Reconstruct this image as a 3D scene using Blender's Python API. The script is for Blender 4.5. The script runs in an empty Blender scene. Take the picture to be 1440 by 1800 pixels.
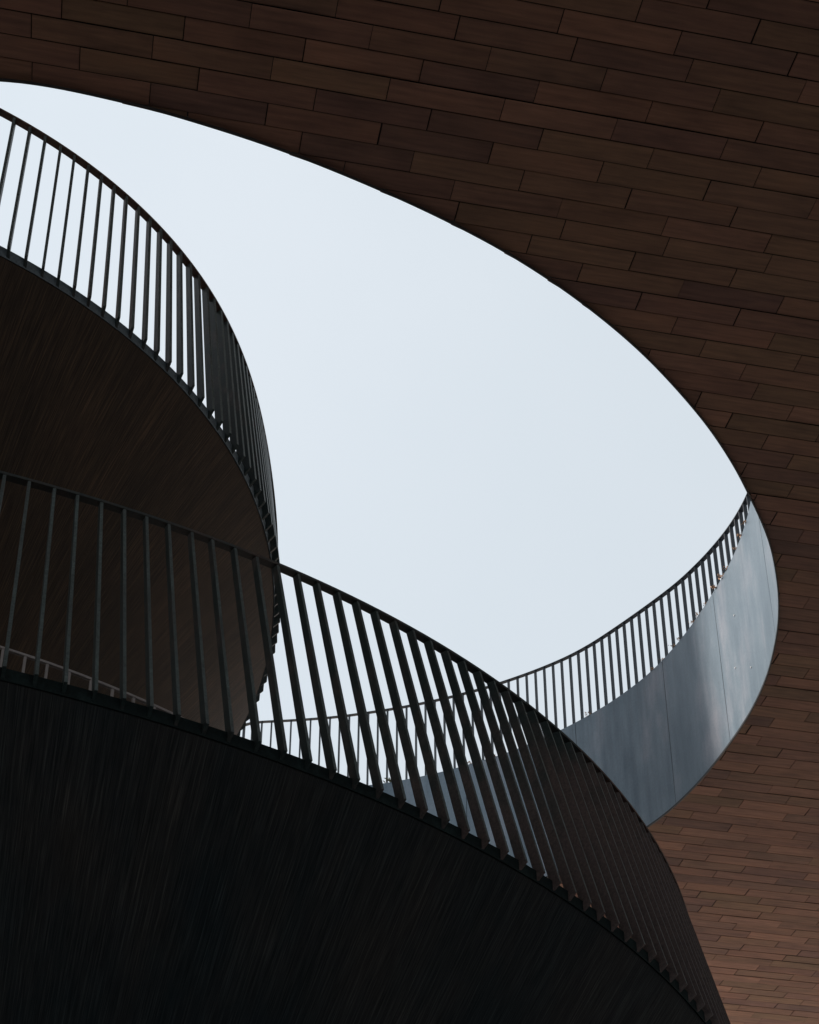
import bpy, bmesh, math, random
from math import sin, cos, pi, radians, sqrt, atan2, log
from mathutils import Vector
random.seed(7)
sc = bpy.context.scene

# ------------------------------------------------------------------ camera
PITCH = 0.56596379            # looking up 32.4 degrees
cam_d = bpy.data.cameras.new('camera')
cam_d.sensor_fit = 'VERTICAL'
cam_d.sensor_height = 36.0
cam_d.lens = 36.0 * 2737.473 / 1800.0
cam_d.clip_start = 0.05
cam_d.clip_end = 2000.0
cam = bpy.data.objects.new('camera', cam_d)
sc.collection.objects.link(cam)
cam.location = (0, 0, 0)
cam.rotation_euler = (pi / 2 + PITCH, 0, 0)
sc.camera = cam

# ------------------------------------------------------------------ overcast sky, soft sun, exposure
SUN_EL, SUN_ROT = radians(36), radians(-86)
w = bpy.data.worlds.new('World')
sc.world = w
w.use_nodes = True
nt = w.node_tree
nt.nodes.clear()
out = nt.nodes.new('ShaderNodeOutputWorld')
bg = nt.nodes.new('ShaderNodeBackground')
sky = nt.nodes.new('ShaderNodeTexSky')
sky.sky_type = 'NISHITA'
sky.sun_disc = False
sky.sun_elevation = SUN_EL
sky.sun_rotation = SUN_ROT
mix = nt.nodes.new('ShaderNodeMix')
mix.data_type = 'RGBA'
mix.inputs[0].default_value = 0.86
mix.inputs[7].default_value = (7.72, 8.50, 9.02, 1)      # thick pale cloud cover
nt.links.new(sky.outputs[0], mix.inputs[6])
wtc = nt.nodes.new('ShaderNodeTexCoord')
wns = nt.nodes.new('ShaderNodeTexNoise')
wns.inputs['Scale'].default_value = 2.2
wns.inputs['Detail'].default_value = 5
wrp = nt.nodes.new('ShaderNodeValToRGB')
wrp.color_ramp.elements[0].position, wrp.color_ramp.elements[0].color = 0.3, (0.965, 0.97, 0.98, 1)
wrp.color_ramp.elements[1].position, wrp.color_ramp.elements[1].color = 0.7, (1.06, 1.035, 1.035, 1)
wmul = nt.nodes.new('ShaderNodeMix')
wmul.data_type, wmul.blend_type = 'RGBA', 'MULTIPLY'
wmul.inputs[0].default_value = 1.0
nt.links.new(wtc.outputs['Generated'], wns.inputs['Vector'])
nt.links.new(wns.outputs[0], wrp.inputs[0])
nt.links.new(mix.outputs[2], wmul.inputs[6])
nt.links.new(wrp.outputs[0], wmul.inputs[7])
# the cloud is a little brighter round the veiled sun
wdot = nt.nodes.new('ShaderNodeVectorMath')
wdot.operation = 'DOT_PRODUCT'
wdot.inputs[1].default_value = (sin(SUN_ROT) * cos(SUN_EL), cos(SUN_ROT) * cos(SUN_EL), sin(SUN_EL))
wmr = nt.nodes.new('ShaderNodeMapRange')
for i_, v_ in enumerate((0.15, 0.8, 0.985, 1.10)):
    wmr.inputs[i_ + 1].default_value = v_
wgl = nt.nodes.new('ShaderNodeVectorMath')
wgl.operation = 'SCALE'
nt.links.new(wtc.outputs['Generated'], wdot.inputs[0])
nt.links.new(wdot.outputs['Value'], wmr.inputs[0])
nt.links.new(wmul.outputs[2], wgl.inputs[0])
nt.links.new(wmr.outputs[0], wgl.inputs['Scale'])
nt.links.new(wgl.outputs[0], bg.inputs[0])
bg.inputs[1].default_value = 0.1
nt.links.new(bg.outputs[0], out.inputs[0])

sun_d = bpy.data.lights.new('sun', 'SUN')
sun_d.energy = 4.4
sun_d.angle = radians(1.6)
sun_d.color = (1.0, 0.91, 0.84)
sun = bpy.data.objects.new('sun', sun_d)
sc.collection.objects.link(sun)
# direction towards the sun: azimuth measured from +Y towards +X
_s = Vector((sin(SUN_ROT) * cos(SUN_EL), cos(SUN_ROT) * cos(SUN_EL), sin(SUN_EL)))
sun.rotation_euler = _s.to_track_quat('Z', 'Y').to_euler()

sc.view_settings.view_transform = 'Standard'
sc.view_settings.look = 'None'
sc.view_settings.exposure = 0.0
sc.view_settings.gamma = 1.0
sc.view_settings.use_curve_mapping = False

# ------------------------------------------------------------------ helpers
def link(o, parent=None):
    sc.collection.objects.link(o)
    if parent is not None:
        o.parent = parent
    return o

def mesh_obj(name, verts, faces, mat, parent=None, smooth=False, uvs=None):
    me = bpy.data.meshes.new(name)
    me.from_pydata([tuple(v) for v in verts], [], faces)
    if uvs is not None:
        lay = me.uv_layers.new(name='UVMap')
        for lp in me.loops:
            lay.data[lp.index].uv = uvs[lp.vertex_index]
    if mat is not None:
        me.materials.append(mat)
    if smooth:
        for p in me.polygons:
            p.use_smooth = True
    me.update()
    return link(bpy.data.objects.new(name, me), parent)

def fix_normals(o):
    bm = bmesh.new()
    bm.from_mesh(o.data)
    bmesh.ops.recalc_face_normals(bm, faces=bm.faces)
    bm.to_mesh(o.data)
    bm.free()

def thing(name, label, cat, loc=(0, 0, 0), group=None):
    o = bpy.data.objects.new(name, None)
    o.empty_display_size = 0.2
    sc.collection.objects.link(o)
    o.location = loc
    o['label'] = label
    o['category'] = cat
    if group:
        o['group'] = group
    return o

def part(name, verts, faces, mat, root, **kw):
    """a mesh in world coordinates, hung under a thing (or under a part of one)"""
    base = Vector((0, 0, 0))
    p = root
    while p is not None:
        base += p.location
        p = p.parent
    return mesh_obj(name, [Vector(v) - base for v in verts], faces, mat, root, **kw)

def centred_part(name, verts, faces, mat, root, **kw):
    """like part(), with the origin at the middle of the piece"""
    vs = [Vector(v) for v in verts]
    c = sum(vs, Vector()) / len(vs)
    base = Vector((0, 0, 0))
    p = root
    while p is not None:
        base += p.location
        p = p.parent
    o = mesh_obj(name, [v - c for v in vs], faces, mat, root, **kw)
    o.location = c - base
    return o

# ------------------------------------------------------------------ materials
def new_mat(name):
    m = bpy.data.materials.new(name)
    m.use_nodes = True
    n = m.node_tree
    return m, n, n.nodes['Principled BSDF']

def node(n, kind, **kw):
    x = n.nodes.new(kind)
    for k, v in kw.items():
        setattr(x, k, v)
    return x

def ramp(n, fac, stops):
    r = node(n, 'ShaderNodeValToRGB')
    els = r.color_ramp.elements
    while len(els) < len(stops):
        els.new(0.5)
    for e, (p, c) in zip(els, stops):
        e.position = p
        e.color = (*c, 1)
    n.links.new(fac, r.inputs[0])
    return r.outputs[0]

def noise(n, vec, scale, detail=4, rough=0.55):
    t = node(n, 'ShaderNodeTexNoise')
    t.inputs['Scale'].default_value = scale
    t.inputs['Detail'].default_value = detail
    t.inputs['Roughness'].default_value = rough
    if vec is not None:
        n.links.new(vec, t.inputs['Vector'])
    return t

def mapping(n, vec, scale, loc=(0, 0, 0)):
    mp = node(n, 'ShaderNodeMapping')
    mp.inputs['Scale'].default_value = scale
    mp.inputs['Location'].default_value = loc
    n.links.new(vec, mp.inputs['Vector'])
    return mp.outputs[0]

def mixc(n, fac, a, b, blend='MIX'):
    x = node(n, 'ShaderNodeMix', data_type='RGBA', blend_type=blend)
    for sock, val in ((0, fac), (6, a), (7, b)):
        if isinstance(val, (int, float)):
            x.inputs[sock].default_value = val
        elif isinstance(val, tuple):
            x.inputs[sock].default_value = (*val, 1)
        else:
            n.links.new(val, x.inputs[sock])
    return x.outputs[2]

def math_n(n, op, a, b=0.0):
    x = node(n, 'ShaderNodeMath', operation=op)
    for i, v in enumerate((a, b)):
        if isinstance(v, (int, float)):
            x.inputs[i].default_value = v
        else:
            n.links.new(v, x.inputs[i])
    return x.outputs[0]

def bump(n, h, strength, dist, bsdf):
    b = node(n, 'ShaderNodeBump')
    b.inputs['Strength'].default_value = strength
    b.inputs['Distance'].default_value = dist
    n.links.new(h, b.inputs['Height'])
    n.links.new(b.outputs[0], bsdf.inputs['Normal'])

def mat_cladding():
    m, n, b = new_mat('terracotta_cladding')
    uv = node(n, 'ShaderNodeUVMap').outputs[0]
    geo = node(n, 'ShaderNodeNewGeometry')
    tone = ramp(n, geo.outputs['Random Per Island'],
                [(0.0, (0.225, 0.136, 0.112)), (0.13, (0.33, 0.178, 0.130)), (0.27, (0.285, 0.178, 0.118)),
                 (0.41, (0.39, 0.210, 0.148)), (0.55, (0.255, 0.145, 0.120)), (0.69, (0.345, 0.208, 0.136)),
                 (0.84, (0.30, 0.168, 0.127)), (1.0, (0.43, 0.235, 0.165))])
    grain = noise(n, mapping(n, uv, (2.2, 26, 1)), 1.0, 5).outputs[0]
    g = ramp(n, grain, [(0.3, (0.74, 0.74, 0.76)), (0.7, (1.14, 1.12, 1.08))])
    blot = noise(n, mapping(n, uv, (1.1, 2.2, 1), (3, 1, 0)), 1.0, 6, 0.65).outputs[0]
    bl = ramp(n, blot, [(0.28, (0.68, 0.70, 0.74)), (0.55, (1.0, 1.0, 1.0)), (0.8, (1.1, 1.02, 0.94))])
    c = mixc(n, 1.0, tone, g, 'MULTIPLY')
    c = mixc(n, 1.0, c, bl, 'MULTIPLY')
    dirt = noise(n, mapping(n, uv, (6, 9, 1), (9, 4, 0)), 1.0, 6, 0.7).outputs[0]
    d = ramp(n, dirt, [(0.62, (0, 0, 0)), (0.8, (1, 1, 1))])
    dm = math_n(n, 'MULTIPLY', d, 0.35)
    c = mixc(n, dm, c, (0.10, 0.085, 0.075))
    n.links.new(c, b.inputs['Base Color'])
    r = math_n(n, 'ADD', math_n(n, 'MULTIPLY', grain, 0.2), 0.6)
    n.links.new(r, b.inputs['Roughness'])
    b.inputs['Specular IOR Level'].default_value = 0.12
    bump(n, grain, 0.15, 0.004, b)
    return m

def mat_plain(name, col, rough=0.6, metal=0.0, var=0.25, scale=3.0):
    m, n, b = new_mat(name)
    tc = node(n, 'ShaderNodeTexCoord').outputs['Object']
    t = noise(n, tc, scale, 5).outputs[0]
    lo = tuple(c * (1 - var) for c in col)
    hi = tuple(c * (1 + var) for c in col)
    n.links.new(ramp(n, t, [(0.3, lo), (0.7, hi)]), b.inputs['Base Color'])
    b.inputs['Roughness'].default_value = rough
    b.inputs['Metallic'].default_value = metal
    return m

def mat_steel(name, paint, rust, amount, rough=0.5, spec=0.5, drift=0.0):
    """old painted flat bar: green-black paint, brown blotches, fine speckle"""
    m, n, b = new_mat(name)
    geo = node(n, 'ShaderNodeNewGeometry')
    pos = geo.outputs['Position']
    t1 = noise(n, pos, 1.7, 6, 0.7).outputs[0]
    t2 = noise(n, pos, 70, 4, 0.8).outputs[0]
    t3 = noise(n, pos, 9, 5, 0.6).outputs[0]
    k = math_n(n, 'ADD', math_n(n, 'MULTIPLY', t1, 0.65), math_n(n, 'MULTIPLY', t3, 0.35))
    if drift:                     # brown blotches spread further towards the right and lower down
        sp_ = node(n, 'ShaderNodeSeparateXYZ')
        n.links.new(pos, sp_.inputs[0])
        mr = node(n, 'ShaderNodeMapRange')
        n.links.new(math_n(n, 'SUBTRACT', sp_.outputs[0], math_n(n, 'MULTIPLY', math_n(n, 'SUBTRACT', sp_.outputs[2], 2.6), 1.1)), mr.inputs[0])
        for i_, v_ in enumerate((-0.6, 1.3, -0.12, drift)):
            mr.inputs[i_ + 1].default_value = v_
        k = math_n(n, 'ADD', k, mr.outputs[0])
    b.inputs['Specular IOR Level'].default_value = spec
    f = ramp(n, k, [(0.5 - amount * 0.25, (0, 0, 0)), (0.72 - amount * 0.25, (1, 1, 1))])
    c = mixc(n, f, paint, rust)
    sp = ramp(n, t2, [(0.3, (0.55, 0.55, 0.55)), (0.7, (1.4, 1.4, 1.4))])
    c = mixc(n, 1.0, c, sp, 'MULTIPLY')
    n.links.new(c, b.inputs['Base Color'])
    n.links.new(math_n(n, 'ADD', math_n(n, 'MULTIPLY', t2, 0.3), rough - 0.1), b.inputs['Roughness'])
    bump(n, t2, 0.12, 0.002, b)
    return m

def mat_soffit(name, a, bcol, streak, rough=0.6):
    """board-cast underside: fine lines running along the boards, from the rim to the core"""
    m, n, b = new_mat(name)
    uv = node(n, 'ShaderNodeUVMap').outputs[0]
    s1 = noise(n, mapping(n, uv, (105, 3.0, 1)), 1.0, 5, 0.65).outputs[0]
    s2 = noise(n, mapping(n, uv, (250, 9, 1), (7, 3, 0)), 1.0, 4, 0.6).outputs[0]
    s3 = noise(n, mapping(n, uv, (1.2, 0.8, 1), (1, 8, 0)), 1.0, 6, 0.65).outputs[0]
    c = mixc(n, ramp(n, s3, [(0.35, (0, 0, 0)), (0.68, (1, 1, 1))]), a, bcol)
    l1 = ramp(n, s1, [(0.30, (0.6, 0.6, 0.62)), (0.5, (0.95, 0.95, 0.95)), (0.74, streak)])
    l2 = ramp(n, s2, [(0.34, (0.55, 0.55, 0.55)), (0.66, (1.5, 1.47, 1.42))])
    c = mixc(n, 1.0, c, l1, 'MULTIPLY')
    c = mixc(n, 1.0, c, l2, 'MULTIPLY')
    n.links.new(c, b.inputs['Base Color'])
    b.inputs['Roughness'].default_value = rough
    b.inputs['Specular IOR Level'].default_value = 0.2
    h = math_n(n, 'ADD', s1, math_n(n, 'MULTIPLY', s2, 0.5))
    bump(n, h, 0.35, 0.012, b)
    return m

def mat_lining():
    """zinc-grey sheet lining with rolled waviness, water streaks and soft stains"""
    m, n, b = new_mat('grey_sheet_metal')
    uv = node(n, 'ShaderNodeUVMap').outputs[0]
    cl = noise(n, mapping(n, uv, (0.95, 0.42, 1)), 1.5, 6, 0.6).outputs[0]
    st = noise(n, mapping(n, uv, (9, 0.7, 1), (2, 5, 0)), 1.0, 5, 0.6).outputs[0]
    fine = noise(n, mapping(n, uv, (30, 30, 1)), 1.0, 5, 0.7).outputs[0]
    c = ramp(n, cl, [(0.3, (0.125, 0.172, 0.208)), (0.5, (0.172, 0.225, 0.262)), (0.76, (0.335, 0.345, 0.378))])
    c = mixc(n, 1.0, c, ramp(n, st, [(0.3, (0.80, 0.82, 0.85)), (0.65, (1.08, 1.06, 1.06))]), 'MULTIPLY')
    c = mixc(n, 1.0, c, ramp(n, fine, [(0.3, (0.9, 0.9, 0.9)), (0.7, (1.08, 1.08, 1.08))]), 'MULTIPLY')
    # run-off stains below the top edge (v counts metres above the soffit)
    sx = node(n, 'ShaderNodeSeparateXYZ')
    n.links.new(uv, sx.inputs[0])
    top = math_n(n, 'SUBTRACT', sx.outputs[1], 1.35)
    drip = noise(n, mapping(n, uv, (14, 0.5, 1), (4, 2, 0)), 1.0, 4, 0.6).outputs[0]
    dm = math_n(n, 'MULTIPLY', ramp(n, drip, [(0.52, (0, 0, 0)), (0.7, (1, 1, 1))]), math_n(n, 'MULTIPLY', top, 0.9))
    dn = node(n, 'ShaderNodeClamp')
    n.links.new(dm, dn.inputs[0])
    c = mixc(n, dn.outputs[0], c, (0.12, 0.14, 0.16))
    n.links.new(c, b.inputs['Base Color'])
    b.inputs['Metallic'].default_value = 0.2
    n.links.new(math_n(n, 'ADD', math_n(n, 'MULTIPLY', st, 0.16), 0.36), b.inputs['Roughness'])
    wv = noise(n, mapping(n, uv, (1.3, 0.35, 1), (5, 0, 0)), 1.0, 2, 0.4).outputs[0]
    bump(n, wv, 0.5, 0.10, b)
    return m

M_clad = mat_cladding()
M_back = mat_plain('dark_backing_board', (0.012, 0.013, 0.014), 0.8)
M_bolt = mat_plain('bolt_head', (0.75, 0.75, 0.75), 0.35)
M_deck = mat_plain('roof_membrane', (0.30, 0.30, 0.31), 0.8)
M_line = mat_lining()
M_trim = mat_plain('dark_edge_trim', (0.025, 0.024, 0.024), 0.5)
M_seam = mat_plain('seam_sealant', (0.05, 0.058, 0.068), 0.7)
M_steel = mat_steel('dark_painted_flat_bar', (0.030, 0.044, 0.043), (0.122, 0.088, 0.081), 0.45, 0.42, 0.4, 0.22)
M_edge = mat_steel('lit_bar_edge', (0.150, 0.185, 0.180), (0.105, 0.115, 0.112), 0.5, 0.4)  # light on the bars' outer edges, painted in as a paler colour
M_steel_far = mat_steel('slate_painted_flat_bar', (0.018, 0.027, 0.035), (0.022, 0.026, 0.032), 0.5)
M_steel_light = mat_plain('pale_bar', (0.36, 0.315, 0.30), 0.6, 0.0, 0.15, 20)
M_rail = mat_steel('rusty_rail_bar', (0.050, 0.050, 0.050), (0.13, 0.068, 0.050), 0.9)
M_rail_lo = mat_steel('weathered_rail_bar', (0.040, 0.048, 0.047), (0.11, 0.062, 0.048), 0.5, 0.45, 0.5, 0.2)
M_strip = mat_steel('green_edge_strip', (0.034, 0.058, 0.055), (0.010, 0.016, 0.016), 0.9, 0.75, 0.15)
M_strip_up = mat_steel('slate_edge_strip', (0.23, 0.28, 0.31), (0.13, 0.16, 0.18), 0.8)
M_soff_up = mat_soffit('brown_board_cast_soffit', (0.040, 0.030, 0.023), (0.076, 0.050, 0.035), (2.2, 1.95, 1.65))
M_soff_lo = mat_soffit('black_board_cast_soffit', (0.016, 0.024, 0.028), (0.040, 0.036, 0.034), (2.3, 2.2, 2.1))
M_tread = mat_plain('ramp_surface', (0.045, 0.045, 0.046), 0.8)
M_weed = mat_plain('dry_leaf', (0.52, 0.31, 0.18), 0.7, 0, 0.4, 40)
M_weed_green = mat_plain('withered_green_leaf', (0.16, 0.15, 0.07), 0.7, 0, 0.4, 40)
M_ground = mat_plain('pale_paving', (0.82, 0.71, 0.62), 0.85, 0, 0.12, 0.4)
M_dark = mat_plain('bounce_cut_dark', (0.04, 0.04, 0.04), 0.8, 0, 0.2, 0.6)  # kept dark to weaken bounce from the unseen ground

# ------------------------------------------------------------------ ground
GZ = -1.6
g = mesh_obj('ground', [(-400, -400, GZ), (400, -400, GZ), (400, 400, GZ), (-400, 400, GZ)], [(0, 1, 2, 3)], M_ground)
g['kind'] = 'structure'
pv = mesh_obj('bounce_cut_sheet', [(-150, -150, GZ + .004), (60, -150, GZ + .004), (60, 20.5, GZ + .004), (-150, 20.5, GZ + .004)], [(0, 1, 2, 3)], M_dark)  # dark sheet added out of view to hold down bounce onto the soffit
pv['kind'] = 'structure'

# ------------------------------------------------------------------ canopy: sloping soffit with an oval opening
NRM = Vector((0.014706717593729947, 0.14255528683805546, 0.9896775750981418))
E1 = Vector((0.9810058950815935, 0.18940732012115868, -0.04186049330433719))
E2 = Vector((-0.1934196119135281, 0.9714951658546948, -0.13706201679597282))
D0 = 10.0
LINING_H = 2.0

def uvp(u, v, h=0.0):
    """point of the soffit plane at (u, v) metres along and across the courses, h metres straight up"""
    p = NRM * D0 + E1 * u + E2 * v
    return Vector((p.x, p.y, p.z + h))

def plane_z(x, y):
    return (D0 - NRM.x * x - NRM.y * y) / NRM.z

HOLE_XY = [(-3.07, 8.10), (-2.15, 8.285), (-1.57, 8.475), (-0.95, 8.72), (-0.25, 9.06), (0.28, 9.355), (0.73, 9.64),
           (1.12, 9.93), (1.47, 10.225), (1.88, 10.62), (2.22, 11.0), (2.73, 11.67), (3.08, 12.24), (3.27, 12.61),
           (3.46, 13.0), (3.62, 13.38), (3.76, 13.83), (3.87, 14.28), (3.945, 14.74), (3.98, 15.2), (3.99, 15.65),
           (3.95, 16.2), (3.89, 16.6), (3.77, 17.15), (3.61, 17.75), (3.43, 18.27), (3.22, 18.75), (2.95, 19.2),
           (2.66, 19.6), (2.17, 20.14), (1.74, 20.52), (1.42, 20.78), (1.05, 21.01), (0.5, 21.32), (0.05, 21.52),
           (-0.39, 21.68), (-1.2, 21.85), (-2.5, 21.95), (-5.0, 21.3), (-7.3, 19.3), (-8.6, 16.5), (-8.7, 13.4),
           (-7.5, 10.5), (-5.6, 8.75), (-4.3, 8.22)]

def catmull(pts, per=8, closed=True):
    res = []
    n_ = len(pts)
    for i in range(n_):
        p0, p1, p2, p3 = (Vector(pts[(i + k) % n_]) for k in (-1, 0, 1, 2))
        d1 = max((p1 - p0).length, 1e-6) ** .5
        d2 = max((p2 - p1).length, 1e-6) ** .5
        d3 = max((p3 - p2).length, 1e-6) ** .5
        for k in range(per):
            t = k / per * d2
            a1 = p0 * ((0 - t) / d1) + p1 * ((t + d1) / d1)
            a2 = p1 * ((d2 - t) / d2) + p2 * (t / d2)
            a3 = p2 * ((d2 + d3 - t) / d3) + p3 * ((t - d2) / d3)
            b1 = a1 * ((d2 - t) / (d1 + d2)) + a2 * ((t + d1) / (d1 + d2))
            b2 = a2 * ((d2 + d3 - t) / (d2 + d3)) + a3 * (t / (d2 + d3))
            res.append(b1 * ((d2 - t) / d2) + b2 * (t / d2))
    return res

def resample(pts, step, closed=True):
    P = list(pts) + ([pts[0]] if closed else [])
    s = [0.0]
    for a, b in zip(P, P[1:]):
        s.append(s[-1] + (b - a).length)
    n_ = max(2, round(s[-1] / step))
    outp, j = [], 0
    for k in range(n_ if closed else n_ + 1):
        t = s[-1] * k / n_
        while j < len(s) - 2 and s[j + 1] < t:
            j += 1
        f = (t - s[j]) / max(1e-9, s[j + 1] - s[j])
        outp.append(P[j].lerp(P[j + 1], min(1, max(0, f))))
    return outp

hole = resample(catmull(HOLE_XY), 0.08)
for _ in range(4):                                            # fair the traced curve
    hole = [(hole[i - 1] + hole[i] * 2 + hole[(i + 1) % len(hole)]) / 4 for i in range(len(hole))]
NH = len(hole)

def hole_normal(i):
    t = hole[(i + 1) % NH] - hole[i - 1]
    t.normalize()
    return Vector((t.y, -t.x))                               # outwards (the loop runs anticlockwise)

canopy = thing('canopy', 'huge brown tile-clad canopy overhead with a curved oval opening to the sky', 'canopy',
               (0, 12, plane_z(0, 12)))

# the hole outline in soffit coordinates
hole_uv = []
for p in hole:
    X = Vector((p.x, p.y, plane_z(p.x, p.y))) - NRM * D0
    hole_uv.append((X.dot(E1), X.dot(E2)))

def hole_span(u):
    """the interval of v that the opening takes at this u, or None"""
    vs = []
    for i in range(NH):
        a, b = hole_uv[i], hole_uv[(i + 1) % NH]
        if (a[0] - u) * (b[0] - u) < 0 or a[0] == u:
            t = (u - a[0]) / (b[0] - a[0]) if b[0] != a[0] else 0
            vs.append(a[1] + (b[1] - a[1]) * t)
    return (min(vs), max(vs)) if len(vs) >= 2 else None

V_TURN = max(hole_uv)[1]
ROW, LEN = 0.2039, 0.8793
V0 = 31.07 * 0.18699716
known = {0: .42, 1: .60, 2: .92, 3: .395, 4: .153, 5: .556, 9: .01, 10: .75, 11: .31, 12: .96, 13: .40, 14: .77,
         49: .87, 51: .01, 55: .12, 56: .88, 57: .33, 64: .78, 66: .53, 70: .74, 71: .60, 72: .45, 73: .15}
U0, U1, VA, VB = -10.0, 16.0, 2.3, 23.8
verts, faces, uvs = [], [], []
TH = 0.006

def add_panel(poly_cols, dz0, dz1, uo, vo, tilt):
    """poly_cols: list of (u, va, vb); a thin tile hanging under the backing"""
    b0 = len(verts)
    ua, ub = poly_cols[0][0], poly_cols[-1][0]
    for (u, va, vb) in poly_cols:
        f = (u - ua) / max(1e-6, ub - ua)
        d = dz0 + (dz1 - dz0) * f
        for v, dd in ((va, d - tilt), (vb, d + tilt)):
            for hh in (0.0, TH):
                p = NRM * (D0 + dd + hh) + E1 * u + E2 * v
                verts.append(p)
                uvs.append((u + uo, v + vo))
    k = len(poly_cols)
    for i in range(k - 1):
        a = b0 + i * 4
        c = a + 4
        faces.append((a, a + 1, c + 1, c)[::-1])             # near side
        faces.append((a + 2, c + 2, c + 3, a + 3)[::-1])     # far side
        faces.append((a, c, c + 2, a + 2)[::-1])             # face seen from below
    faces.append((b0, b0 + 2, b0 + 3, b0 + 1)[::-1])
    e = b0 + (k - 1) * 4
    faces.append((e, e + 1, e + 3, e + 2)[::-1])

rng = random.Random(3)
off_prev = 0.3
i0, i1 = int((VA - V0) / ROW) - 1, int((VB - V0) / ROW) + 1
for r in range(i0, i1):
    if r in known:
        off = known[r]
    else:
        off = (off_prev + rng.choice((0.27, 0.36, 0.62, 0.72, 0.45)) + rng.uniform(-.06, .06)) % 1
    off_prev = off
    va, vb = V0 + r * ROW, V0 + (r + 1) * ROW
    gapv = rng.choice((0.0035, 0.005, 0.006, 0.007, 0.0075, 0.004, 0.0055, 0.012 if r % 7 == 0 else 0.006))
    row_d = rng.uniform(-0.0025, 0.0025)
    k0 = int((U0 / LEN) - off) - 1
    k1 = int((U1 / LEN) - off) + 1
    for k in range(k0, k1):
        ua, ub = (k + off) * LEN, (k + 1 + off) * LEN
        gu = rng.choice((0.002, 0.0035, 0.005, 0.007))
        a, b = ua + gu, ub - gu
        c, d = va + gapv, vb - gapv * rng.uniform(0.5, 1)
        d0 = row_d + rng.uniform(-0.003, 0.003)
        d1 = row_d + rng.uniform(-0.003, 0.003)
        tl = rng.uniform(-0.0015, 0.002)
        uo, vo = rng.uniform(0, 50), rng.uniform(0, 50)
        sp = [hole_span(a + (b - a) * t / 8) for t in range(9)]
        inside = [s for s in sp if s and s[0] < d and s[1] > c]
        if not inside:
            add_panel([(a, c, d), (b, c, d)], d0, d1, uo, vo, tl)
            continue
        N_ = 30
        ee = rng.choice((-0.004, -0.002, 0.0, 0.002))
        lo, hi = [], []
        for t in range(N_ + 1):
            u = a + (b - a) * t / N_
            s = hole_span(u)
            if s is None:
                far = (c + d) / 2 > V_TURN
                lo.append(None if far else (u, c, d))
                hi.append((u, c, d) if far else None)
                continue
            e0 = ee
            if va < 8.6:                                     # each course starts proud of the rim and is trimmed back along it
                e0 = -0.026 * max(0.0, 1 - (s[0] - c) / (d - c)) if s[0] > c - 0.004 else 0.0
            s = (s[0] - e0, s[1] + ee)
            lo.append((u, c, min(d, s[0])) if s[0] > c + 0.002 else None)
            hi.append((u, max(c, s[1]), d) if s[1] < d - 0.002 else None)
        for seq in (lo, hi):
            run = []
            for x in seq + [None]:
                if x is not None:
                    run.append(x)
                else:
                    if len(run) >= 2:
                        add_panel(run, d0, d0, uo, vo, 0)
                    run = []
part('cladding', verts, faces, M_clad, canopy, uvs=uvs)

# backing board right behind the tiles, and the roof deck two metres above; both with the opening cut out
def sheet(name, h, mat, inset, rect):
    bm = bmesh.new()
    ring = []
    for i in range(NH):
        p = hole[i] + hole_normal(i) * inset
        ring.append(bm.verts.new((p.x, p.y, plane_z(p.x, p.y) + h)))
    NR = 40
    u0, u1, v0, v1 = rect
    cor = [(u0, v0), (u1, v0), (u1, v1), (u0, v1)]
    outer = []
    for a, b in zip(cor, cor[1:] + cor[:1]):
        for k in range(NR):
            t = k / NR
            outer.append(bm.verts.new(uvp(a[0] + (b[0] - a[0]) * t, a[1] + (b[1] - a[1]) * t, h)))
    es = [bm.edges.new((r_[i], r_[(i + 1) % len(r_)])) for r_ in (ring, outer) for i in range(len(r_))]
    bmesh.ops.triangle_fill(bm, edges=es, use_beauty=True)
    base = canopy.location
    for v in bm.verts:
        v.co -= base
    me = bpy.data.meshes.new(name)
    bm.to_mesh(me)
    bm.free()
    me.materials.append(mat)
    return link(bpy.data.objects.new(name, me), canopy)

RECT = (-60, 34, -50, 24)
sheet('backing_board', 0.045, M_back, 0.012, RECT)
sheet('roof_deck', LINING_H - 0.06, M_deck, 0.05, RECT)
# outer edge of the roof
vv, ff = [], []
cor = [(-60, -50), (34, -50), (34, 24), (-60, 24)]
for (u, v) in cor:
    vv += [uvp(u, v, 0.0), uvp(u, v, LINING_H - 0.06)]
for i in range(4):
    a, b = 2 * i, 2 * ((i + 1) % 4)
    ff.append((a, b, b + 1, a + 1))
part('edge_fascia', vv, ff, M_clad, canopy, uvs=[(0, 0)] * 8)

# lining of the opening: bent grey sheets with narrow seams between
arc = [0.0]
for i in range(NH):
    arc.append(arc[-1] + (hole[(i + 1) % NH] - hole[i]).length)
TOTAL = arc[-1]

def rim_point(s, off=0.0):
    s = s % TOTAL
    lo_, hi_ = 0, NH
    while hi_ - lo_ > 1:
        mid = (lo_ + hi_) // 2
        if arc[mid] <= s:
            lo_ = mid
        else:
            hi_ = mid
    f = (s - arc[lo_]) / (arc[lo_ + 1] - arc[lo_])
    p = hole[lo_].lerp(hole[(lo_ + 1) % NH], f)
    nn = hole_normal(lo_).lerp(hole_normal((lo_ + 1) % NH), f)
    return p + nn * off

def arc_at(x, y):
    i = min(range(NH), key=lambda j: (hole[j] - Vector((x, y))).length)
    return arc[i]

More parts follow.
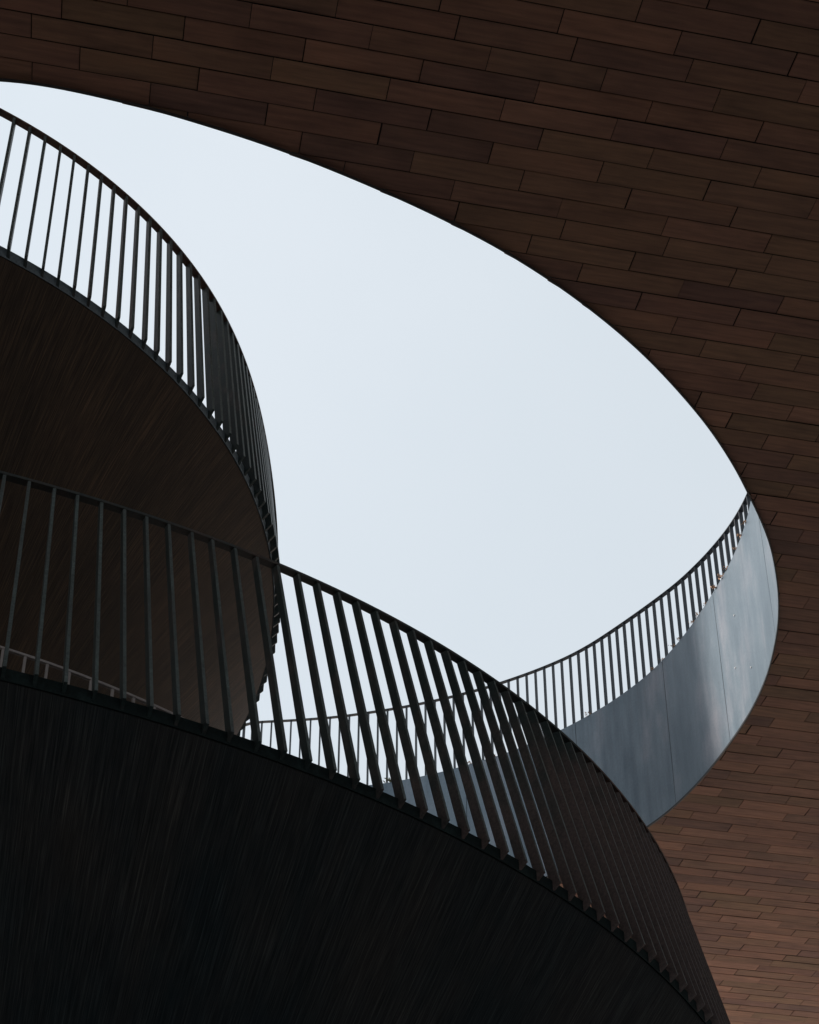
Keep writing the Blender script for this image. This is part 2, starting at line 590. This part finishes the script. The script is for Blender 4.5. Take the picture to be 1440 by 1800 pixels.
seams = sorted([arc_at(3.99, 15.0), arc_at(3.81, 17.05), arc_at(3.33, 18.5), arc_at(2.33, 19.98)])
s_ = seams[-1]
while s_ + 1.9 < seams[0] + TOTAL - 0.9:
    s_ += 1.9
    seams.append(s_)
lining = None
lv, lf, luv = [], [], []
seg_all = seams + [seams[0] + TOTAL]
for a, b in zip(seg_all, seg_all[1:]):
    n_ = max(4, int((b - a) / 0.07))
    gap = 0.004
    prow = None
    dent = rng.uniform(-0.004, 0.004)
    for k in range(n_ + 1):
        s = a + gap + (b - a - 2 * gap) * k / n_
        bow = -0.006 * sin(pi * k / n_) + dent
        row = []
        for j in range(9):
            h = 0.004 + (LINING_H - 0.004) * j / 8
            q = rim_point(s, bow * sin(pi * j / 8))
            row.append(len(lv))
            lv.append(Vector((q.x, q.y, plane_z(q.x, q.y) + h)))
            luv.append((s, h))
        if prow:
            for j in range(8):
                lf.append((prow[j], prow[j + 1], row[j + 1], row[j]))
        prow = row
lining = part('opening_lining', lv, lf, M_line, canopy, smooth=True, uvs=luv)
# dark joint behind the seams, a capping on top and a dark drip edge at the bottom
def rim_band(name, mat, prof, step=0.08, parent=None):
    n_ = int(TOTAL / step)
    V, F = [], []
    m_ = len(prof)
    for k in range(n_):
        s = TOTAL * k / n_
        for (o_, h) in prof:
            q = rim_point(s, o_)
            V.append(Vector((q.x, q.y, plane_z(q.x, q.y) + h)))
    for k in range(n_):
        for j in range(m_):
            a, b = k * m_ + j, k * m_ + (j + 1) % m_
            c, d = ((k + 1) % n_) * m_ + j, ((k + 1) % n_) * m_ + (j + 1) % m_
            F.append((a, b, d, c))
    o = part(name, V, F, mat, parent or canopy)
    fix_normals(o)
    return o
rim_band('seam_backing', M_seam, [(0.014, 0.01), (0.014, LINING_H - 0.01), (0.03, LINING_H - 0.01), (0.03, 0.01)])
rim_band('edge_capping', M_line, [(0.0, LINING_H + 0.001), (0.0, LINING_H + 0.012), (0.16, LINING_H + 0.012), (0.16, LINING_H + 0.001)])
rim_band('drip_edge', M_trim, [(-0.004, -0.018), (-0.004, 0.003), (0.010, 0.003), (0.010, -0.018)])
# a few bright fixing bolts on the lining
for (x, y, h) in ((3.93, 16.5, 1.32), (3.97, 16.15, 0.42), (3.90, 16.62, 0.72)):
    s = arc_at(x, y)
    c = rim_point(s, -0.006)
    nn = -hole_normal(min(range(NH), key=lambda j: (hole[j] - c).length))
    t = Vector((-nn.y, nn.x))
    zc = plane_z(c.x, c.y) + h
    V, F = [], []
    for d_, r_ in ((0.0, 0.012), (0.007, 0.009)):
        for k in range(8):
            a = 2 * pi * k / 8
            q = c + nn * d_ + t * (r_ * cos(a))
            V.append((q.x, q.y, zc + r_ * sin(a)))
    F = [tuple(range(8, 16))] + [(k, (k + 1) % 8, 8 + (k + 1) % 8, 8 + k) for k in range(8)]
    o = centred_part('fixing_bolt', V, F, M_bolt, lining)

# ------------------------------------------------------------------ added unseen block left of the view, placed to cast shade on the grey rim
def block():
    root = thing('shade_block', 'added tile-clad shade block, unseen, out to the left of the canopy', 'shade blocker', (-15, 23.5, GZ))
    bm = bmesh.new()
    x0, x1, y0, y1, z0, z1 = -19.0, -11.0, SHADE_BLOCK_Y, 30.0, GZ, 22.0
    V = [(x, y, z) for z in (z0, z1) for (x, y) in ((x0, y0), (x1, y0), (x1, y1), (x0, y1))]
    part('wall', V, [(0, 1, 5, 4), (1, 2, 6, 5), (2, 3, 7, 6), (3, 0, 4, 7), (4, 5, 6, 7)], M_clad, root,
         uvs=[(p[0] + p[1], p[2]) for p in V])
    a, b, h = 0.12, 0.25, 0.3
    V = [(x, y, z) for z in (z1 + 0.003, z1 + h) for (x, y) in ((x0 - a, y0 - a), (x1 + a, y0 - a), (x1 + a, y1 + a), (x0 - a, y1 + a))]
    part('coping', V, [(0, 1, 5, 4), (1, 2, 6, 5), (2, 3, 7, 6), (3, 0, 4, 7), (4, 5, 6, 7), (3, 2, 1, 0)], M_deck, root)
    bm.free()
SHADE_BLOCK_Y = 18.8
block()

# ------------------------------------------------------------------ spiral ramps
AX, AY = -2.86451969, 9.64550107

class Ramp:
    def __init__(s, rc, zc, lc, dph, depth, drop, amin=None):
        s.amin = amin
        s.rc, s.zc, s.lc, s.dph, s.depth, s.drop = rc, zc, lc, dph, depth, drop
    def R(s, a):
        if s.amin is not None and a < s.amin:
            return s.R(s.amin) + 0.12 * (s.amin - a)
        return sum(c * a ** i for i, c in enumerate(s.rc))
    def Z(s, a): return s.zc[0] + s.zc[1] * a + s.zc[2] * a * a
    def L(s, a):
        a_ = min(a, 0.47)
        if s.amin is not None:
            a_ = max(a_, s.amin)
        return max(-0.06, sum(c * a_ ** i for i, c in enumerate(s.lc)))
    def at(s, a, rho, z): return Vector((AX + rho * cos(a), AY + rho * sin(a), z))
    def foot(s, a): return s.at(a, s.R(a), s.Z(a))
    def head(s, a): return s.at(a + s.dph, s.R(a) - s.L(a), s.Z(a) + 1.1)

UP = Ramp((1.9574, -.1255, .4325), (5.4149, -.5587, -.0477), (.1302, -.2158, -.2955, -.1009), -.0076, 0.052, 0.05)
LO = Ramp((4.9065, .1541, -1.1706, -.8585), (1.4246, -1.8533, -.6975), (.2932, -.0461, -.0563, -.0767), -.0025, 0.043, 0.034, -1.36)

def ramp_body(rmp, root, a0, a1, kslope, swirl, mat_s, mat_strip, width, rho_min, zfloor, mat_top):
    n_ = int((a1 - a0) / radians(1.0))
    # underside: ruled boards from the rim down to the core
    V, F, UVS = [], [], []
    NJ = 26
    s_arc = 0.0
    last = None
    for k in range(n_ + 1):
        a = a0 + (a1 - a0) * k / n_
        R_ = rmp.R(a) - rmp.depth
        z0 = rmp.Z(a) - rmp.drop
        pt = rmp.at(a, R_, z0)
        if last is not None:
            s_arc += (pt - last).length
        last = pt
        for j in range(NJ + 1):
            rho = R_ + (rho_min - R_) * j / NJ
            aa = a - swirl * log(R_ / rho)
            V.append(rmp.at(aa, rho, max(zfloor, z0 - kslope * (R_ - rho))))
            UVS.append((s_arc, R_ - rho))
    for k in range(n_):
        for j in range(NJ):
            p = k * (NJ + 1) + j
            F.append((p, p + 1, p + NJ + 2, p + NJ + 1))
    o = part('soffit', V, F, mat_s, root, smooth=True, uvs=UVS)
    # edge strip between the baluster feet
    V, F = [], []
    for k in range(n_ + 1):
        a = a0 + (a1 - a0) * k / n_
        R_ = rmp.R(a) - rmp.depth
        z0 = rmp.Z(a)
        for (dr, dz) in ((0.004, -rmp.drop - 0.006), (0.004, 0.012), (-0.05, 0.012), (-0.05, -rmp.drop + 0.004)):
            V.append(rmp.at(a, R_ + dr, z0 + dz))
    for k in range(n_):
        for j in range(4):
            a_, b_ = 4 * k + j, 4 * k + (j + 1) % 4
            F.append((a_, b_, b_ + 4, a_ + 4))
    part('edge_strip', V, F, mat_strip, root)
    # walking surface and the inner wall of the ramp
    V, F = [], []
    for k in range(n_ + 1):
        a = a0 + (a1 - a0) * k / n_
        R_ = rmp.R(a) - rmp.depth - 0.05
        z0 = rmp.Z(a) + 0.006
        Ri = max(rho_min + 0.02, R_ - width)
        V += [rmp.at(a, R_, z0), rmp.at(a, Ri, z0), rmp.at(a, Ri, max(zfloor, z0 - 0.2 - 0.4 * kslope * (R_ - Ri)))]
    for k in range(n_):
        p = 3 * k
        F += [(p, p + 1, p + 4, p + 3), (p + 1, p + 2, p + 5, p + 4)]
    part('walking_surface', V, F, mat_top, root)

def core(root, r, z0, z1, mat):
    V, F = [], []
    for k in range(32):
        a = 2 * pi * k / 32
        V += [(AX + r * cos(a), AY + r * sin(a), z0), (AX + r * cos(a), AY + r * sin(a), z1)]
    for k in range(32):
        a_, b_ = 2 * k, 2 * ((k + 1) % 32)
        F.append((a_, b_, b_ + 1, a_ + 1))
    F.append(tuple(2 * k + 1 for k in range(32)))
    part('core', V, F, mat, root, smooth=False, uvs=[(0.05 * i, 0) for i in range(64)])

ramp_up = thing('spiral_ramp', 'upper spiral ramp seen from below, dark brown board-marked underside curving out under the sky',
                'ramp', (AX, AY, 3.0))
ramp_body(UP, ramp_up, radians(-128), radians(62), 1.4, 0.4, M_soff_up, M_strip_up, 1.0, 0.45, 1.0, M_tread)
core(ramp_up, 0.47, GZ, 5.6, M_soff_up)
ramp_lo = thing('spiral_ramp', 'lower spiral ramp nearest the viewer, almost black streaked underside filling the bottom of the view',
                'ramp', (AX, AY, GZ))
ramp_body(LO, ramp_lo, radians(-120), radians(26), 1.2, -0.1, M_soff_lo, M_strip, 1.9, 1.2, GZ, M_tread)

# ------------------------------------------------------------------ railings
def baluster_mesh(name, foot, head, inward, depth, drop, thick, mat, root, edge_mat=None):
    """a flat bar standing edge-on to the drop, its foot cut back at an angle to meet the slab edge"""
    inn = Vector((inward.x, inward.y, 0)).normalized()
    tan = Vector((-inn.y, inn.x, 0))
    prof = [head, foot, foot + inn * depth + Vector((0, 0, -drop)), head + inn * depth]
    V = [p + tan * s for s in (-thick / 2, thick / 2) for p in prof]
    n_ = len(prof)
    F = [tuple(range(n_))[::-1], tuple(range(n_, 2 * n_))]
    F += [(i, (i + 1) % n_, n_ + (i + 1) % n_, n_ + i) for i in range(n_)]
    o = centred_part(name, V, F, mat, root)
    if edge_mat is not None:                                 # outer edge gets a paler colour standing in for light on it
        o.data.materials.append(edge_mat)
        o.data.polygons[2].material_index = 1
    return o

def sweep(name, pts, inw, prof, mat, root):
    V, F = [], []
    m_ = len(prof)
    for p, d in zip(pts, inw):
        for (a, h) in prof:
            V.append(p + d * a + Vector((0, 0, h)))
    for k in range(len(pts) - 1):
        for j in range(m_):
            a, b = k * m_ + j, k * m_ + (j + 1) % m_
            F.append((a, b, b + m_, a + m_))
    F.append(tuple(range(m_)))
    F.append(tuple(range((len(pts) - 1) * m_, len(pts) * m_))[::-1])
    o = part(name, V, F, mat, root)
    fix_normals(o)
    return o

def phases(rmp, known_deg, sp0, sp1, a0, a1):
    """angles of the balusters: as set out in the photograph, carried on at even spacing past both ends"""
    res = [radians(a) for a in known_deg]
    for sgn, sp in ((-1, sp0), (1, sp1)):
        a = res[0] if sgn < 0 else res[-1]
        e = 1e-3
        while True:
            a += sgn * sp * e / (rmp.foot(a + e) - rmp.foot(a)).length
            if not a0 <= a <= a1:
                break
            if sgn < 0:
                res.insert(0, a)
            else:
                res.append(a)
    return res

def spiral_railing(rmp, root, a0, a1, angs, mat, mat_rail, thick=0.012, edge_mat=None):
    n_ = int((a1 - a0) / radians(1.2))
    aa = [a0 + (a1 - a0) * k / n_ for k in range(n_ + 1)]
    inw = [Vector((-cos(a), -sin(a), 0)) for a in aa]
    sweep('top_rail', [rmp.head(a) for a in aa], inw,
          [(-0.004, 0.0), (-0.004, 0.012), (rmp.depth + 0.004, 0.012), (rmp.depth + 0.004, 0.0)], mat_rail, root)
    for a in angs:
        baluster_mesh('baluster', rmp.foot(a), rmp.head(a), Vector((-cos(a), -sin(a), 0)), rmp.depth, rmp.drop, thick, mat, root, edge_mat)

rail_up = thing('railing', 'dark steel railing curling down the rim of the upper brown ramp at the left', 'railing',
                UP.foot(radians(-60)))
pu = phases(UP, (-79.11, -77.16, -75.12, -73.19, -71.14, -69.11, -67.02, -64.89, -62.7, -60.45, -58.21, -55.9, -53.49, -50.95,
                 -48.53, -45.88, -43.39, -40.75, -38.18, -35.6), 0.1106, 0.107, radians(-112), radians(52))
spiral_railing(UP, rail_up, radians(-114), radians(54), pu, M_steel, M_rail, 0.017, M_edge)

rail_lo = thing('railing', 'large dark railing sweeping diagonally across the foreground along the near black ramp', 'railing',
                LO.foot(radians(-50)))
pl = phases(LO, (-73.0, -71.47, -70.03, -68.5, -67.02, -65.56, -64.06, -62.48, -61.05, -59.44, -57.88, -56.34, -54.8, -53.3,
                 -51.74, -50.23, -48.73, -47.19, -45.72, -44.24, -42.78, -41.32, -39.89, -38.55, -37.21, -35.88, -34.61,
                 -33.25, -31.93, -30.65, -29.4, -28.15, -26.95), 0.121, 0.101, radians(-86), radians(18))
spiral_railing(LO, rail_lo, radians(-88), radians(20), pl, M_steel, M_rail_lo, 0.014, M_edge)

# inner railing of the lower ramp, in a paler bar colour, seen between the bars at the left
INN = Ramp((4.7317 - 1.66, .3889, .0744), (1.9491 - 0.20, -.6486, -.0060), (0.0,), 0.0, 0.016, 0.03)
rail_in = thing('railing', 'pale grey inner handrail with short thin posts, glimpsed behind the near railing at far left', 'railing',
                INN.foot(radians(-65)))
a_in = phases(INN, (-68.0,), 0.118, 0.118, radians(-100), radians(-20))
spiral_railing(INN, rail_in, radians(-102), radians(-18), a_in, M_steel_light, M_steel_light, 0.014)

# railing of the roof terrace round the far side of the opening
TOPH = 3.3
FT = [(435, 1268), (480, 1267), (518, 1265), (574, 1261), (609, 1257.5), (642.5, 1252), (674, 1248), (705, 1242.5), (734, 1237),
      (772, 1229), (810, 1219.6), (854, 1208), (879, 1200), (937, 1180), (997.5, 1155), (1043, 1130), (1100, 1091.5),
      (1147, 1058), (1194.5, 1022), (1241.7, 976), (1279.5, 931), (1300.7, 898), (1317, 867)]
_c, _sn = cos(PITCH), sin(PITCH)
rail_xy = []
for (px, py) in FT:                                          # plan of the rail, on the level 3.3 m above the soffit
    x, y = (px - 720) / 2737.473, -(py - 900) / 2737.473
    ray = Vector((x, _c - y * _sn, _sn + y * _c))
    p = ray * ((D0 + TOPH * NRM.z) / ray.dot(NRM))
    rail_xy.append(Vector((p.x, p.y)))
rail_xy = rail_xy[::-1]                                      # from the right-hand end round to the left
rail_xy = [rail_xy[0] + (rail_xy[0] - rail_xy[1]) * 3.0 + Vector((-0.15, 0))] + rail_xy
rail_xy += [Vector((-3.6, 23.2)), Vector((-5.0, 22.8))]
pts = resample(rail_xy, 0.05, closed=False)
for _ in range(30):
    pts = [pts[0]] + [(pts[i - 1] + pts[i] * 2 + pts[i + 1]) / 4 for i in range(1, len(pts) - 1)] + [pts[-1]]
rail_far = thing('railing', 'slender dark railing on top of the grey rim around the far side of the opening', 'railing',
                 (pts[len(pts) // 2].x, pts[len(pts) // 2].y, plane_z(*pts[len(pts) // 2]) + LINING_H))
tp, ti = [], []
for i, p in enumerate(pts):
    t = (pts[min(i + 1, len(pts) - 1)] - pts[max(i - 1, 0)]).normalized()
    inn = Vector((-t.y, t.x))
    if inn.dot(Vector((-1, 14)) - p) < 0:
        inn = -inn
    tp.append(Vector((p.x, p.y, plane_z(p.x, p.y) + TOPH)))
    ti.append(Vector((inn.x, inn.y, 0)))
sweep('top_rail', tp, ti, [(0.02, -0.012), (0.02, 0.0), (-0.05, 0.0), (-0.05, -0.012)], M_steel_far, rail_far)
bal = resample(pts, 0.153, closed=False)
for p in bal[:99]:
    i = min(range(len(pts)), key=lambda j: (pts[j] - p).length)
    z = plane_z(p.x, p.y)
    foot = Vector((p.x, p.y, z + LINING_H - 0.055)) + ti[i] * 0.015
    head = Vector((p.x, p.y, z + TOPH - 0.012)) + ti[i] * 0.015
    baluster_mesh('baluster', foot, head, -ti[i], 0.05, 0.0, 0.018, M_steel_far, rail_far)

# ------------------------------------------------------------------ dry weeds growing on the capping of the grey rim
def weed(x, y, size, label, mat, seed):
    rg = random.Random(seed)
    size *= 0.78
    s = arc_at(x, y)
    c = rim_point(s, -0.004)
    base = Vector((c.x, c.y, plane_z(c.x, c.y) + LINING_H + 0.012))
    V, F = [], []
    for k in range(int(14 + 130 * size)):
        a, e = rg.uniform(0, 2 * pi), rg.uniform(-0.1, 1.3)
        ln = size * rg.uniform(0.35, 1.0)
        st = Vector((rg.gauss(0, size * .35), rg.gauss(0, size * .35), rg.uniform(0, size * .35)))
        d = Vector((cos(a) * cos(e), sin(a) * cos(e), sin(e)))
        sd = d.cross(Vector((rg.uniform(-1, 1), rg.uniform(-1, 1), 1))).normalized() * ln * rg.uniform(.12, .26)
        b0 = len(V)
        V += [st, st + d * ln * .45 + sd, st + d * ln - Vector((0, 0, ln * .12)), st + d * ln * .45 - sd]
        F.append((b0, b0 + 1, b0 + 2, b0 + 3))
    o = mesh_obj('dry_weed', V, F, mat)
    o.location = base
    o['label'] = label
    o['category'] = 'weed'
    o['group'] = 'dry weeds along the top edge of the grey rim'

def rim_from_px(px, py):
    x, y = (px - 720) / 2737.473, -(py - 900) / 2737.473
    ray = Vector((x, _c - y * _sn, _sn + y * _c))
    p = ray * ((D0 + LINING_H * NRM.z) / ray.dot(NRM))
    return p.x, p.y

WEEDS = [
    (1311, 925, 0.07, 'highest small brown weed tuft on the grey rim, just under the railing end'),
    (1303, 945, 0.075, 'ragged reddish weed tuft second from the top end of the grey rim'),
    (1297, 966, 0.06, 'thin wispy weed tuft third from the top end of the grey rim'),
    (1281, 1000, 0.075, 'compact orange weed tuft fourth from the top end of the grey rim'),
    (1273.5, 1016, 0.085, 'bushy bright orange weed tuft, upper of the two biggest on the grey rim'),
    (1263, 1036, 0.09, 'bushy bright orange weed tuft, lower of the two biggest on the grey rim'),
    (1247, 1062, 0.05, 'small pale weed sprig just below the two biggest orange tufts'),
    (1230, 1083, 0.055, 'small tan weed sprig midway along the curved grey rim'),
    (1218, 1099, 0.07, 'light brown weed tuft midway along the curved grey rim'),
    (1195.6, 1126, 0.06, 'dull brown weed tuft beside a railing bar above the first grey panel seam'),
    (1184, 1139, 0.07, 'orange brown weed tuft above the shadowed left part of the grey rim'),
    (1159, 1163, 0.05, 'tiny brown weed sprig on the shadowed left part of the grey rim'),
    (1143, 1180, 0.05, 'tiny withered weed sprig lying low on the left part of the grey rim'),
    (1035, 1257, 0.085, 'pale orange weed tuft on the grey rim where the foreground railing crosses it'),
    (826, 1344, 0.07, 'orange weed speck on the grey rim behind the near railing bars'),
    (872, 1331, 0.06, 'grey brown weed speck on the rim through close set near bars'),
]
for i, (px, py, size, lab) in enumerate(WEEDS):
    x, y = rim_from_px(px, py)
    weed(x, y, size, lab, M_weed, 100 + i)
x, y = rim_from_px(686, 1376)
weed(x, y, 0.13, 'small upright withered green plant at the left end of the grey rim', M_weed_green, 77)
